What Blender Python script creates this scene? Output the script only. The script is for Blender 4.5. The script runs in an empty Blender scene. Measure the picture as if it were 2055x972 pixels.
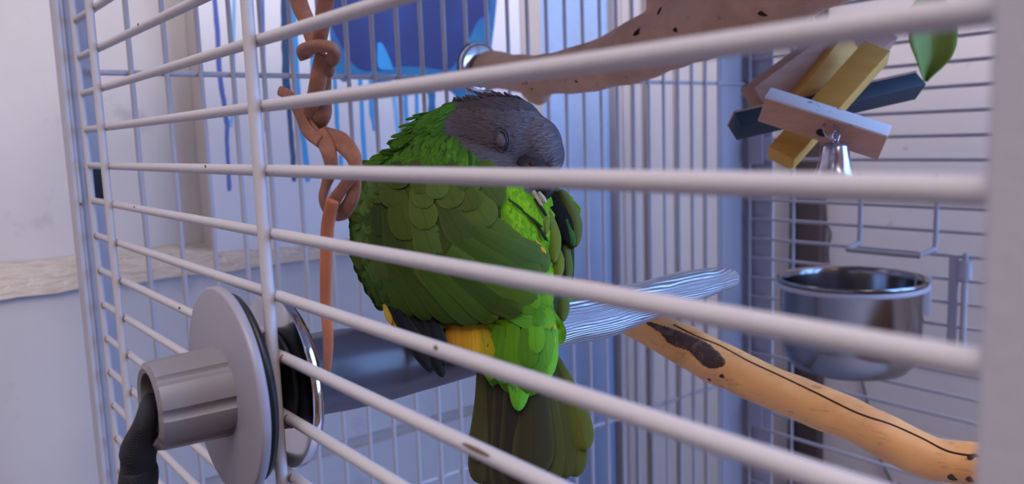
import bpy, bmesh, math, random
from mathutils import Vector, Matrix, noise
from mathutils.bvhtree import BVHTree

# ------------------------------------------------------------------ camera, light, exposure
# All modelling is in inches in the cage's own frame: X across the back panel, Y along the side
# panels (+Y to the back wall), Z up with 0 at one bar of the front panel, 1.2 m above the floor.
U = 0.0254
Z0 = 1.2
SC = bpy.context.scene
COL = SC.collection
F = 1653.18
CAM = Vector((-4.871, -23.1785, 0.3986))
_a = (1.4432, 0.035, -0.6617)
RX, RY, RZ = (Matrix.Rotation(_a[0], 3, 'X'), Matrix.Rotation(_a[1], 3, 'Y'), Matrix.Rotation(_a[2], 3, 'Z'))
R3 = RZ @ RY @ RX


def W(v):
    return Vector((v[0] * U, v[1] * U, v[2] * U + Z0))


cam_d = bpy.data.cameras.new('camera')
cam = bpy.data.objects.new('camera', cam_d)
COL.objects.link(cam)
cam_d.sensor_width = 36.0
cam_d.lens = F / 2055 * 36.0
cam_d.clip_start = 0.005
cam.matrix_world = Matrix.Translation(W(CAM)) @ R3.to_4x4()
cam_d.dof.use_dof = True
cam_d.dof.focus_distance = 15.6 * U
cam_d.dof.aperture_fstop = 11.0
SC.camera = cam

SC.view_settings.view_transform = 'Standard'
SC.view_settings.look = 'None'
SC.view_settings.exposure = 0.0
SC.view_settings.gamma = 1.0
SC.view_settings.use_curve_mapping = False

world = bpy.data.worlds.new('room_light')
SC.world = world
world.use_nodes = True
world.node_tree.nodes['Background'].inputs[0].default_value = (0.70, 0.66, 0.82, 1)
world.node_tree.nodes['Background'].inputs[1].default_value = 0.5


def area(name, loc, target, sx, sy, power, color):
    d = bpy.data.lights.new(name, 'AREA')
    d.shape = 'RECTANGLE'
    d.size = sx * U
    d.size_y = sy * U
    d.energy = power
    d.color = color
    o = bpy.data.objects.new(name, d)
    COL.objects.link(o)
    o.location = W(loc)
    o.rotation_euler = (W(target) - W(loc)).to_track_quat('-Z', 'Y').to_euler()
    return o


area('window_daylight', (43.6, -44, 10), (14, 4, -2), 42, 46, 30, (0.22, 0.46, 1.0))
area('overhead_fill', (-13, -30, 50.5), (-6, -20, -4), 60, 60, 49, (1.0, 0.90, 0.86))  # added neutral fill from above for the walls and near bars
area('overhead_fill', (31, -18, 50.5), (33, -10, -4), 18, 44, 25, (1.0, 0.93, 0.92))  # another added fill, brightens the side wall and corner beyond the cage

# ------------------------------------------------------------------ helpers


def ray(x, y):
    return R3 @ Vector(((x - 1027.5) / F, -(y - 486) / F, -1.0))


def at(x, y, D):            # the point seen at photo pixel x, y, at depth D inches from the lens
    return CAM + ray(x, y) * D


def on(x, y, axis, val):    # the point of the plane axis = val seen at photo pixel x, y
    i = 'XYZ'.index(axis)
    d = ray(x, y)
    return CAM + d * ((val - CAM[i]) / d[i])


def pix(P):
    d = R3.transposed() @ (Vector(P) - CAM)
    return (1027.5 + F * d.x / -d.z, 486 - F * d.y / -d.z, -d.z)


RIGHT = R3 @ Vector((1, 0, 0))
UP = R3 @ Vector((0, 1, 0))
FWD = R3 @ Vector((0, 0, -1))
WLOC = {}


def reg(o, loc, parent=None):
    WLOC[o.name] = loc
    if parent is not None:
        o.parent = parent
        o.location = loc - WLOC[parent.name]
    else:
        o.location = loc


def tag(o, label=None, cat=None, group=None, kind=None):
    if label:
        o['label'] = label
    if cat:
        o['category'] = cat
    if group:
        o['group'] = group
    if kind:
        o['kind'] = kind
    return o


def thing(name, label, cat, loc, group=None):
    o = bpy.data.objects.new(name, None)
    COL.objects.link(o)
    o.empty_display_size = 0.02
    reg(o, W(loc))
    return tag(o, label, cat, group)


def mk(name, verts, faces, mat, parent=None, smooth=True, uv=None, col=None, crease=None):
    """verts in inches -> one mesh object with its origin at the middle of its bounds"""
    V = [W(v) for v in verts]
    lo = Vector([min(v[i] for v in V) for i in range(3)])
    hi = Vector([max(v[i] for v in V) for i in range(3)])
    c = (lo + hi) / 2
    me = bpy.data.meshes.new(name)
    me.from_pydata([v - c for v in V], [], faces)
    if smooth:
        me.polygons.foreach_set('use_smooth', [True] * len(me.polygons))
    if uv:
        l = me.uv_layers.new(name='UVMap')
        for lp in me.loops:
            l.data[lp.index].uv = uv[lp.vertex_index]
    if col:
        a = me.color_attributes.new('tint', 'FLOAT_COLOR', 'POINT')
        for i, k in enumerate(col):
            a.data[i].color = (k[0], k[1], k[2], 1)
    if crease is not None:
        me.set_sharp_from_angle(angle=math.radians(crease))
    me.materials.append(mat)
    me.validate()
    o = bpy.data.objects.new(name, me)
    COL.objects.link(o)
    reg(o, c, parent)
    return o


def again(o, off, parent):
    c = o.copy()
    COL.objects.link(c)
    reg(c, WLOC[o.name] + Vector(off) * U, parent)
    return c


class MB:
    def __init__(s):
        s.v, s.f = [], []

    def add(s, vf):
        n = len(s.v)
        s.v += [Vector(p) for p in vf[0]]
        s.f += [tuple(i + n for i in f) for f in vf[1]]
        return s

    def mk(s, name, mat, parent=None, smooth=True, crease=35, **k):
        return mk(name, s.v, s.f, mat, parent, smooth, crease=crease, **k)


def box(lo, hi):
    x0, y0, z0 = lo
    x1, y1, z1 = hi
    v = [(x0, y0, z0), (x1, y0, z0), (x1, y1, z0), (x0, y1, z0), (x0, y0, z1), (x1, y0, z1), (x1, y1, z1), (x0, y1, z1)]
    return v, [(0, 3, 2, 1), (4, 5, 6, 7), (0, 1, 5, 4), (1, 2, 6, 5), (2, 3, 7, 6), (3, 0, 4, 7)]


def bevbox(lo, hi, b=0.03, seg=2):
    bm = bmesh.new()
    v, f = box(lo, hi)
    vs = [bm.verts.new(p) for p in v]
    for q in f:
        bm.faces.new([vs[i] for i in q])
    bmesh.ops.bevel(bm, geom=bm.edges[:], offset=b, segments=seg, affect='EDGES', profile=0.5)
    bm.verts.index_update()
    out = [x.co.copy() for x in bm.verts], [tuple(x.index for x in q.verts) for q in bm.faces]
    bm.free()
    return out


def obox(c, ax, ay, az, b=0.03, seg=2):
    """bevelled box about c with half-axis vectors ax, ay, az"""
    la, lb, lc = ax.length, ay.length, az.length
    v, f = bevbox((-la, -lb, -lc), (la, lb, lc), b, seg)
    a, bb, cc = ax / la, ay / lb, az / lc
    return [c + a * p[0] + bb * p[1] + cc * p[2] for p in v], f


def catmull(pts, n):
    pts = [tuple(p) for p in pts]
    out = []
    P = [pts[0]] + pts + [pts[-1]]
    for i in range(1, len(P) - 2):
        for k in range(n):
            t = k / n
            out.append(tuple(0.5 * (2 * P[i][j] + (P[i + 1][j] - P[i - 1][j]) * t
                       + (2 * P[i - 1][j] - 5 * P[i][j] + 4 * P[i + 1][j] - P[i + 2][j]) * t * t
                       + (3 * P[i][j] - P[i - 1][j] - 3 * P[i + 1][j] + P[i + 2][j]) * t ** 3) for j in range(len(P[0]))))
    out.append(pts[-1])
    return out


def tube(pr, n=10, flat=1.0, up=None, cap=True, wob=0.0, seed=0, flatfn=None, twist=0.0):
    """pr: list of (x, y, z, r) -> tube; flat squashes the section along the frame normal"""
    P = [Vector(p[:3]) for p in pr]
    Rr = [p[3] for p in pr]
    v, f = [], []
    nrm = None
    m = len(P)
    for i in range(m):
        t = (P[min(i + 1, m - 1)] - P[max(i - 1, 0)])
        t = t.normalized() if t.length > 1e-9 else Vector((0, 0, 1))
        if nrm is None:
            a = Vector(up) if up is not None else (Vector((0, 0, 1)) if abs(t.z) < 0.9 else Vector((1, 0, 0)))
            nrm = a
        nrm = (nrm - t * nrm.dot(t))
        nrm.normalize()
        bn = t.cross(nrm)
        tw = twist * i / max(1, m - 1)
        fl = flat if flatfn is None else flatfn(i / (m - 1))
        for k in range(n):
            a = 2 * math.pi * k / n
            ca, sa = math.cos(a), math.sin(a)
            x, y = ca * fl, sa
            x, y = x * math.cos(tw) - y * math.sin(tw), x * math.sin(tw) + y * math.cos(tw)
            r = Rr[i]
            if wob:
                q = P[i] * 1.3 + (nrm * ca + bn * sa) * 0.9
                r *= 1 + wob * noise.noise(q + Vector((seed, 0, 0)))
            v.append(P[i] + (nrm * x + bn * y) * r)
    for i in range(m - 1):
        for k in range(n):
            a, b = i * n + k, i * n + (k + 1) % n
            f.append((a, b, b + n, a + n))
    if cap:
        f.append(tuple(range(n - 1, -1, -1)))
        f.append(tuple(range((m - 1) * n, m * n)))
    return v, f


def lathe(c, ax, prof, n=40, close=False):
    """prof: list of (r, h) about axis ax through c"""
    ax = Vector(ax).normalized()
    a = Vector((0, 0, 1)) if abs(ax.z) < 0.9 else Vector((1, 0, 0))
    e1 = (a - ax * a.dot(ax)).normalized()
    e2 = ax.cross(e1)
    c = Vector(c)
    v, f = [], []
    m = len(prof)
    for r, h in prof:
        for k in range(n):
            t = 2 * math.pi * k / n
            v.append(c + ax * h + (e1 * math.cos(t) + e2 * math.sin(t)) * max(r, 1e-4))
    for i in range(m - 1 if not close else m):
        j = (i + 1) % m
        for k in range(n):
            k2 = (k + 1) % n
            f.append((i * n + k, i * n + k2, j * n + k2, j * n + k))
    return v, f


def ellipsoid(c, a, b, d, nu=18, nv=12):
    """a, b, d: semi-axis vectors"""
    c = Vector(c)
    v, f = [], []
    for i in range(nv + 1):
        ph = math.pi * i / nv
        for k in range(nu):
            t = 2 * math.pi * k / nu
            s = max(math.sin(ph), 1e-3)
            v.append(c + a * (s * math.cos(t)) + b * math.cos(ph) + d * (s * math.sin(t)))
    for i in range(nv):
        for k in range(nu):
            k2 = (k + 1) % nu
            f.append((i * nu + k, i * nu + k2, (i + 1) * nu + k2, (i + 1) * nu + k))
    f.append(tuple(range(nu)))
    f.append(tuple(reversed(range(nv * nu, (nv + 1) * nu))))
    return v, f


def fuse(name, vf, voxel, smooth=4):
    """union of overlapping closed shapes as one continuous mesh: returns verts (inches), faces"""
    me = bpy.data.meshes.new(name + '_raw')
    me.from_pydata([tuple(v) for v in vf[0]], [], vf[1])
    o = bpy.data.objects.new(name + '_raw', me)
    COL.objects.link(o)
    bm = bmesh.new()
    bm.from_mesh(me)
    bmesh.ops.recalc_face_normals(bm, faces=bm.faces[:])
    bm.to_mesh(me)
    bm.free()
    r = o.modifiers.new('r', 'REMESH')
    r.mode = 'VOXEL'
    r.voxel_size = voxel
    s = o.modifiers.new('s', 'SMOOTH')
    s.factor = 0.5
    s.iterations = smooth
    dg = bpy.context.evaluated_depsgraph_get()
    ev = o.evaluated_get(dg).to_mesh()
    V = [v.co.copy() for v in ev.vertices]
    Fc = [tuple(p.vertices) for p in ev.polygons]
    o.evaluated_get(dg).to_mesh_clear()
    bpy.data.objects.remove(o)
    bpy.data.meshes.remove(me)
    return V, Fc


# ------------------------------------------------------------------ materials
def s2l(c):
    return tuple(((x / 255) / 12.92 if x / 255 <= 0.04045 else ((x / 255 + 0.055) / 1.055) ** 2.4) for x in c)


class Mat:
    """small wrapper: a principled material with a few procedural layers"""

    def __init__(s, name, rgb, rough=0.5, metal=0.0, spec=0.5):
        s.m = bpy.data.materials.new(name)
        s.m.use_nodes = True
        s.t = s.m.node_tree
        s.b = s.t.nodes['Principled BSDF']
        s.c = s2l(rgb)
        s.b.inputs['Base Color'].default_value = (*s.c, 1)
        s.b.inputs['Roughness'].default_value = rough
        s.b.inputs['Metallic'].default_value = metal
        s.b.inputs['Specular IOR Level'].default_value = spec
        s.cur = None
        s.bump = None
        s.coord = None

    def n(s, kind, **kw):
        x = s.t.nodes.new(kind)
        for k, v in kw.items():
            setattr(x, k, v)
        return x

    def l(s, a, b):
        s.t.links.new(a, b)

    def co(s, scale=(1, 1, 1), src='Object'):
        if s.coord is None:
            s.coord = s.n('ShaderNodeTexCoord')
        mp = s.n('ShaderNodeMapping')
        mp.inputs['Scale'].default_value = tuple(x / U if src == 'Object' else x for x in scale)
        s.l(s.coord.outputs[src], mp.inputs[0])
        return mp.outputs[0]

    def noise(s, scale, detail=4, src='Object', dist=0.0, rough=0.55):
        x = s.n('ShaderNodeTexNoise')
        x.inputs['Scale'].default_value = 1.0
        x.inputs['Detail'].default_value = detail
        x.inputs['Distortion'].default_value = dist
        x.inputs['Roughness'].default_value = rough
        sc = scale if isinstance(scale, tuple) else (scale,) * 3
        s.l(s.co(sc, src), x.inputs['Vector'])
        return x.outputs['Fac']

    def wave(s, scale, dist=3, bands='X', src='Object', detail=2, dscale=1.0):
        x = s.n('ShaderNodeTexWave', bands_direction=bands)
        x.inputs['Scale'].default_value = 1.0
        x.inputs['Distortion'].default_value = dist
        x.inputs['Detail'].default_value = detail
        x.inputs['Detail Scale'].default_value = dscale
        s.l(s.co(scale if isinstance(scale, tuple) else (scale,) * 3, src), x.inputs['Vector'])
        return x.outputs['Fac']

    def ramp(s, fac, lo, hi):
        r = s.n('ShaderNodeMapRange')
        r.inputs['From Min'].default_value = lo
        r.inputs['From Max'].default_value = hi
        s.l(fac, r.inputs['Value'])
        return r.outputs[0]

    def mix(s, fac, rgb, amt=1.0, mode='MIX'):
        x = s.n('ShaderNodeMix', data_type='RGBA', blend_type=mode)
        if amt != 1.0:
            k = s.n('ShaderNodeMath', operation='MULTIPLY')
            k.inputs[1].default_value = amt
            s.l(fac, k.inputs[0])
            fac = k.outputs[0]
        s.l(fac, x.inputs[0])
        if s.cur is None:
            x.inputs[6].default_value = (*s.c, 1)
        else:
            s.l(s.cur, x.inputs[6])
        if isinstance(rgb, tuple):
            x.inputs[7].default_value = (*s2l(rgb), 1)
        else:
            s.l(rgb, x.inputs[7])
        s.cur = x.outputs[2]
        s.l(s.cur, s.b.inputs['Base Color'])
        return s

    def attr(s, name='tint'):
        a = s.n('ShaderNodeVertexColor', layer_name=name)
        s.cur = a.outputs[0]
        s.l(s.cur, s.b.inputs['Base Color'])
        return s

    def objcol(s):
        a = s.n('ShaderNodeObjectInfo')
        s.cur = a.outputs['Color']
        s.l(s.cur, s.b.inputs['Base Color'])
        return s

    def bmp(s, fac, strength=0.3, dist=0.02):
        b = s.n('ShaderNodeBump')
        b.inputs['Strength'].default_value = strength
        b.inputs['Distance'].default_value = dist * U
        s.l(fac, b.inputs['Height'])
        if s.bump is not None:
            s.l(s.bump, b.inputs['Normal'])
        s.bump = b.outputs[0]
        s.l(s.bump, s.b.inputs['Normal'])
        return s

    def set(s, **kw):
        for k, v in kw.items():
            s.b.inputs[k.replace('_', ' ')].default_value = v
        return s


def M_(*a, **k):
    return Mat(*a, **k)


bar = M_('painted_wire', (186, 181, 188), 0.42)
bar.bmp(bar.noise(14, 3), 0.35, 0.02)
bar.mix(bar.ramp(bar.noise(2.3, 6), 0.78, 0.8), (92, 66, 52), 0.85)
BAR = bar.m
post = M_('painted_iron', (176, 174, 186), 0.45)
post.bmp(post.noise(9, 3), 0.3, 0.02)
POST = post.m
RUST = M_('rust', (112, 88, 74), 0.9).m

wl = M_('white_wall_paint', (198, 194, 196), 0.55)
wl.mix(wl.ramp(wl.noise(0.09, 5), 0.35, 0.7), (172, 168, 174), 0.7)
wl.mix(wl.ramp(wl.noise(0.55, 8), 0.6, 0.75), (146, 140, 146), 0.5)
wl.bmp(wl.noise(1.6, 6), 0.25, 0.06)
WALL = wl.m
lg = M_('rough_plaster', (182, 173, 168), 0.85)
lg.mix(lg.ramp(lg.noise((1.2, 5, 5), 7), 0.45, 0.72), (140, 126, 120), 0.7)
lg.mix(lg.ramp(lg.noise(3.5, 7), 0.6, 0.7), (205, 198, 196), 0.7)
lg.bmp(lg.noise(1.9, 8), 0.9, 0.25)
PLASTER = lg.m
dr = M_('daylight_tinted_door', (152, 180, 226), 0.36)  # blue of the daylight on a white door, put into its base colour
dr.bmp(dr.noise(2.1, 3, dist=0.6), 0.55, 0.09)
DOORM = dr.m
TRIM = M_('trim_paint', (182, 172, 170), 0.5).m
gw = M_('grey_side_wall', (212, 204, 204), 0.7)
gw.mix(gw.ramp(gw.noise(0.9, 8), 0.68, 0.74), (120, 112, 116), 0.5)
gw.bmp(gw.noise(2.5, 4), 0.15, 0.05)
GREYWALL = gw.m
fl = M_('floor_boards', (120, 96, 78), 0.6)
fl.mix(fl.wave((0.3, 0.02, 1), 4), (96, 74, 58), 0.6)
FLOOR = fl.m
BROWNWALL = M_('brown_wall', (120, 92, 74), 0.7).m

cv = M_('canvas_white', (222, 222, 232), 0.7)
cv.bmp(cv.wave(11, 0.4), 0.12, 0.01)
CANVAS = cv.m
CANEDGE = M_('canvas_edge', (188, 178, 178), 0.8).m
pb = M_('blue_paint', (24, 42, 108), 0.6)
pb.mix(pb.ramp(pb.noise(0.35, 3), 0.5, 0.7), (26, 62, 136), 0.7)
PAINT_DARK = pb.m
pt = M_('turquoise_paint', (26, 106, 156), 0.55)
pt.mix(pt.ramp(pt.noise(0.5, 3, dist=0.5), 0.4, 0.65), (26, 84, 158), 0.9)
PAINT_TEAL = pt.m
PAINT_SKY = M_('sky_blue_paint', (40, 138, 206), 0.36).m
PAINT_NAVY = M_('navy_paint', (28, 56, 96), 0.36).m
PAINT_INDIGO = M_('indigo_paint', (78, 94, 170), 0.36).m
PAINT_PALE = M_('pale_blue_paint', (118, 176, 224), 0.4).m

pg = M_('grey_plastic', (74, 70, 80), 0.32)
pg.bmp(pg.noise(4, 4), 0.08, 0.02)
PERCH = pg.m
FLANGE = M_('light_grey_plastic', (142, 138, 152), 0.42).m
sl = M_('sleeve_grey_plastic', (118, 114, 122), 0.42)
SLEEVE = sl.m
CHROME = M_('chrome', (225, 225, 232), 0.1, 1.0).m
RUBBER = M_('black_rubber', (26, 26, 32), 0.45).m
CORD = M_('black_cord', (24, 24, 34), 0.75)
CORD.bmp(CORD.wave((18, 18, 18), 1, 'DIAGONAL'), 0.4, 0.02)
CORD = CORD.m
sv = M_('silver_textured', (168, 170, 180), 0.28, 0.45)
sv.bmp(sv.wave((1.0, 5.0, 5.0), 6.0, 'Z', detail=2, dscale=0.7), 0.7, 0.035)
SILVER = sv.m

lt = M_('leather', (150, 98, 78), 0.8)
lt.mix(lt.ramp(lt.noise(5, 6), 0.45, 0.7), (176, 122, 100), 0.7)
lt.bmp(lt.noise(18, 4), 0.4, 0.02)
LEATHER = lt.m
LEATHER_O = M_('orange_leather', (190, 112, 76), 0.75)
LEATHER_O.bmp(LEATHER_O.noise(18, 4), 0.4, 0.02)
LEATHER_O = LEATHER_O.m

dw = M_('driftwood', (212, 168, 142), 0.8)
dw.mix(dw.ramp(dw.noise((0.5, 0.9, 0.9), 6, dist=0.4), 0.42, 0.66), (184, 142, 118), 0.75)
dw.mix(dw.ramp(dw.noise(3.2, 7), 0.66, 0.74), (66, 46, 40), 0.75)
dw.bmp(dw.noise(2.4, 7), 0.5, 0.07)
DRIFT = dw.m
PIT = M_('dark_knot', (64, 42, 36), 0.95).m
wb = M_('peeled_branch', (234, 172, 110), 0.55)
wb.mix(wb.ramp(wb.noise((0.5, 0.5, 0.5), 5, dist=0.7), 0.42, 0.62), (204, 142, 86), 0.8)
wb.mix(wb.ramp(wb.noise((1.6, 1.6, 6.0), 5, dist=0.5), 0.58, 0.72), (150, 98, 62), 0.55)
wb.mix(wb.ramp(wb.noise(3.8, 6), 0.69, 0.75), (96, 64, 52), 0.6)
wb.bmp(wb.noise(2.6, 5), 0.25, 0.04)
BRANCH = wb.m
bk = M_('dark_bark', (72, 52, 50), 0.9)
bk.mix(bk.ramp(bk.noise(2.6, 5, dist=1.0), 0.5, 0.62), (112, 88, 84), 0.75)
bk.bmp(bk.noise(4, 6), 0.8, 0.06)
BARK = bk.m


def woodblock(name, rgb, rgb2, amt=0.6):
    m = M_(name, rgb, 0.7)
    m.mix(m.ramp(m.noise((1.0, 1.0, 6.0), 6, dist=0.4), 0.42, 0.68), rgb2, amt)
    m.bmp(m.noise((2, 2, 9), 5), 0.25, 0.03)
    return m.m


WOOD_RAW = woodblock('raw_block_wood', (208, 160, 136), (188, 140, 116))
WOOD_DK = woodblock('brown_block_wood', (178, 136, 116), (158, 116, 98))
YELLOW = woodblock('yellow_stain', (212, 160, 72), (198, 140, 56), 0.5)
YEND = woodblock('pale_end_grain', (226, 196, 146), (206, 170, 120), 0.5)
tl = M_('navy_block_paint', (34, 48, 62), 0.6)
tl.mix(tl.ramp(tl.noise(4, 6), 0.7, 0.72), (150, 140, 140), 0.8)
NAVY = tl.m
wp = M_('white_block_paint', (226, 222, 226), 0.65)
wp.mix(wp.ramp(wp.noise(4, 6), 0.62, 0.66), (130, 130, 150), 0.75)
WHITEP = wp.m
bl = M_('tarnished_bell', (190, 184, 198), 0.22, 0.95)
bl.mix(bl.ramp(bl.noise(3.2, 5), 0.6, 0.68), (110, 84, 64), 0.8)
BELL = bl.m
st = M_('brushed_steel', (146, 143, 146), 0.16, 1.0)
st.bmp(st.noise((1.0, 1.0, 60), 2), 0.05, 0.01)
STEEL = st.m
lf = M_('leaf_green', (146, 170, 72), 0.6)
lf.mix(lf.ramp(lf.noise(1.2, 4), 0.4, 0.65), (132, 156, 64), 0.8)
LEAF = lf.m
bw = M_('dark_brown_wood', (70, 56, 56), 0.5)
DARKWOOD = bw.m
BLACK = M_('black_edge', (22, 22, 28), 0.4).m

# feathers
fm = M_('flight_feather', (90, 110, 40), 0.65, spec=0.12).objcol()
uvn = fm.n('ShaderNodeSeparateXYZ')
uvc = fm.n('ShaderNodeTexCoord')
fm.l(uvc.outputs['UV'], uvn.inputs[0])
ab = fm.n('ShaderNodeMath', operation='ABSOLUTE')
fm.l(uvn.outputs[0], ab.inputs[0])
fm.mix(fm.ramp(ab.outputs[0], 0.10, 0.0), (30, 34, 18), 0.22)
fm.mix(fm.ramp(ab.outputs[0], 0.70, 1.0), (140, 158, 80), 0.09)
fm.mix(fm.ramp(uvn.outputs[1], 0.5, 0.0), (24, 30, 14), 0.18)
wv = fm.n('ShaderNodeTexWave', bands_direction='DIAGONAL')
wv.inputs['Scale'].default_value = 9
wv.inputs['Distortion'].default_value = 1.5
sepv = fm.n('ShaderNodeCombineXYZ')
fm.l(ab.outputs[0], sepv.inputs[0])
m3 = fm.n('ShaderNodeMath', operation='MULTIPLY')
m3.inputs[1].default_value = -2.2
fm.l(uvn.outputs[1], m3.inputs[0])
fm.l(m3.outputs[0], sepv.inputs[1])
fm.l(sepv.outputs[0], wv.inputs['Vector'])
fm.bmp(wv.outputs['Fac'], 0.15, 0.01)
FEATHER = fm.m
cf = M_('contour_plumage', (80, 120, 40), 0.75, spec=0.1).attr()
PLUME = cf.m
EYE = M_('grey_eyelid', (98, 86, 94), 0.5).m
LID = M_('dark_eye_ring', (66, 58, 64), 0.6).m
BEAK = M_('dark_beak', (50, 46, 52), 0.35).m
TOE = M_('grey_toe', (92, 76, 74), 0.7)
TOE.bmp(TOE.noise(22, 3), 0.5, 0.02)
TOE = TOE.m

# ------------------------------------------------------------------ the room
FZ = -Z0 / U
CZ = 52.0


def struct(name, vf, mat, smooth=False, **k):
    o = mk(name, vf[0], vf[1], mat, None, smooth, **k)
    o['kind'] = 'structure'
    return o


struct('floor', box((-75, -75, FZ - 1), (43, 12, FZ)), FLOOR)
# back wall: upper leaf, then the lower leaf standing proud with a rough plaster ledge between
X_DOOR0, X_DOOR1, XR = on(1068, 300, 'Y', 11)[0], on(1240, 300, 'Y', 11)[0], 42.0
LZ = -3.45
struct('wall_back', box((-75, 11, FZ), (X_DOOR0, 12, CZ)), WALL)
struct('wall_back_lower', box((-75, 8.4, -12.3), (X_DOOR0 - 1.2, 11, LZ - 0.85)), WALL)
struct('wall_back_base', box((-75, 8.2, FZ), (X_DOOR0 - 1.2, 11, -12.75)), WALL)
# the rough ledge: a sloping, lumpy strip
v, f = [], []
nx, ny = 260, 10
for i in range(nx + 1):
    x = -40 + (X_DOOR0 - 1.2 + 40) * i / nx
    for j in range(ny + 1):
        t = j / ny
        y = 11.0 - 2.65 * t
        z = LZ - 0.88 * t ** 1.6
        d = noise.fractal(Vector((x * 0.5, y * 0.9, 3.1)), 0.9, 2.2, 5) * 0.22
        v.append((x, y - (0.05 if j < ny else 0.12), z + d * (0.35 + 0.65 * math.sin(math.pi * t))))
for i in range(nx):
    for j in range(ny):
        a = i * (ny + 1) + j
        f.append((a, a + 1, a + ny + 2, a + ny + 1))
struct('trim_ledge', (v, f), PLASTER, True)
struct('trim_groove', box((-75, 8.6, -12.76), (X_DOOR0 - 1.2, 11, -12.29)), TRIM)
# door leaf with orange-peel paint, then a stepped casing up to the corner
struct('door_1', box((X_DOOR0, 11.15, FZ), (X_DOOR1, 12.2, CZ)), DOORM)
xs = [(1058, 10.3), (1068, 10.6)]
a0 = on(1046, 300, 'Y', 10.4)[0]
struct('trim_1', bevbox((a0, 10.2, FZ), (X_DOOR0 + 0.25, 11.3, CZ), 0.12), TRIM)
edges = [1239, 1252, 1276, 1290, 1300, 1335, 1361, 1386, 1416, 1449, 1500]
ys = [10.6, 10.8, 10.45, 10.7, 10.4, 10.75, 10.4, 10.6, 10.35, 10.6]
for i in range(len(edges) - 1):
    xa, xb = on(edges[i], 300, 'Y', ys[i])[0], on(edges[i + 1], 300, 'Y', ys[i])[0]
    if i == len(edges) - 2:
        xb = XR
    struct('trim_%d' % (i + 2), bevbox((xa, ys[i], FZ), (xb, 12.4, CZ), 0.12), TRIM)
struct('wall_right', box((XR, -22, FZ), (XR + 1, 12.4, CZ)), GREYWALL)
struct('wall_right_far', box((XR, -75, FZ), (XR + 1, -66, CZ)), GREYWALL)
struct('wall_right_below', box((XR, -66, FZ), (XR + 1, -22, -14)), GREYWALL)
struct('wall_right_above', box((XR, -66, 34), (XR + 1, -22, CZ)), GREYWALL)
m = MB()
for lo, hi in (((XR - 0.8, -22.5, -15), (XR + 1.2, -20.5, 36)), ((XR - 0.8, -67.5, -15), (XR + 1.2, -65.5, 36)), ((XR - 0.8, -66, 33.5), (XR + 1.2, -22, 36)), ((XR - 1.6, -66, -15.5), (XR + 1.2, -22, -14))):
    m.add(bevbox(lo, hi, 0.1, 1))
o = m.mk('window_1', TRIM)
o['kind'] = 'structure'
struct('wall_left', box((-76, -75, FZ), (-75, 12, CZ)), WALL)
struct('wall_front', box((-76, -76, FZ), (XR + 1, -75, CZ)), BROWNWALL)
struct('ceiling', box((-76, -76, CZ), (XR + 1, 13, CZ + 1)), WALL)

# ------------------------------------------------------------------ canvas painting on the ledge
YC = 9.45
cx0, cx1 = on(411, 200, 'Y', YC)[0], on(1046, 120, 'Y', YC)[0]
cz0 = -3.95
pt_ = thing('canvas_painting', 'white canvas painting with blue blot and long drips, standing on the wall ledge', 'painting',
            ((cx0 + cx1) / 2, YC + 0.8, cz0))
fr = mk('stretched_canvas', *bevbox((cx0, YC, cz0), (cx1, YC + 1.45, 22), 0.06), CANVAS, pt_, crease=30)
mk('canvas_side', *box((cx0 - 0.02, YC + 0.07, cz0), (cx0 + 0.01, YC + 1.45, 22)), CANEDGE, pt_, False)


def canvas_poly(name, pts, mat, lift, n=3):
    pts = catmull(pts + [pts[0]], n)[:-1]
    P = [on(x, y, 'Y', YC) for x, y in pts]
    m = len(P)
    bm = bmesh.new()
    a = [bm.verts.new((p.x, YC - lift, p.z)) for p in P]
    es = [bm.edges.new((a[i], a[(i + 1) % m])) for i in range(m)]
    bmesh.ops.triangle_fill(bm, edges=es, use_beauty=True)
    ret = bmesh.ops.extrude_face_region(bm, geom=bm.faces[:])
    for q in ret['geom']:
        if isinstance(q, bmesh.types.BMVert):
            q.co.y = YC + 0.0
    bmesh.ops.recalc_face_normals(bm, faces=bm.faces[:])
    bm.verts.index_update()
    V = [q.co.copy() for q in bm.verts]
    Fc = [tuple(x.index for x in q.verts) for q in bm.faces]
    bm.free()
    return mk(name, V, Fc, mat, pt_, False)


canvas_poly('paint_blot', [(690, -330), (652, -250), (668, -160), (650, -60), (660, 40), (668, 130), (690, 165), (720, 150), (760, 168), (800, 175), (850, 170),
                           (900, 178), (930, 215), (960, 196), (985, 186), (992, 150), (985, 120), (988, 80), (994, 30), (998, -60), (975, -170), (990, -270), (900, -350), (800, -320)],
            PAINT_TEAL, 0.012)
canvas_poly('dark_paint_pool', [(720, -280), (690, -180), (662, -70), (655, 20), (690, 100), (720, 138), (765, 142), (800, 133), (860, 136), (900, 140), (925, 110),
                                (945, 70), (960, 40), (982, 20), (978, -70), (950, -200), (870, -290)], PAINT_DARK, 0.022)
canvas_poly('light_paint_wedge', [(757, 86), (768, 90), (788, 136), (778, 140), (758, 134)], PAINT_SKY, 0.03)


def drip(pts, w, mat):
    c = catmull(pts, 5)
    L = [(x - w * (1 + 0.35 * noise.noise(Vector((x * .05, y * .05, w)))) * 0.5, y) for x, y in c]
    Rr = [(x + w * (1 + 0.35 * noise.noise(Vector((x * .05, y * .05, w + 9)))) * 0.5, y) for x, y in c]
    e = c[-1]
    poly = L + [(e[0] - w * 0.3, e[1] + w * 0.5), (e[0] + w * 0.3, e[1] + w * 0.5)] + Rr[::-1]
    canvas_poly('paint_drip', poly, mat, 0.02 + 0.001 * (int(w * 7) % 5), 1)


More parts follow.
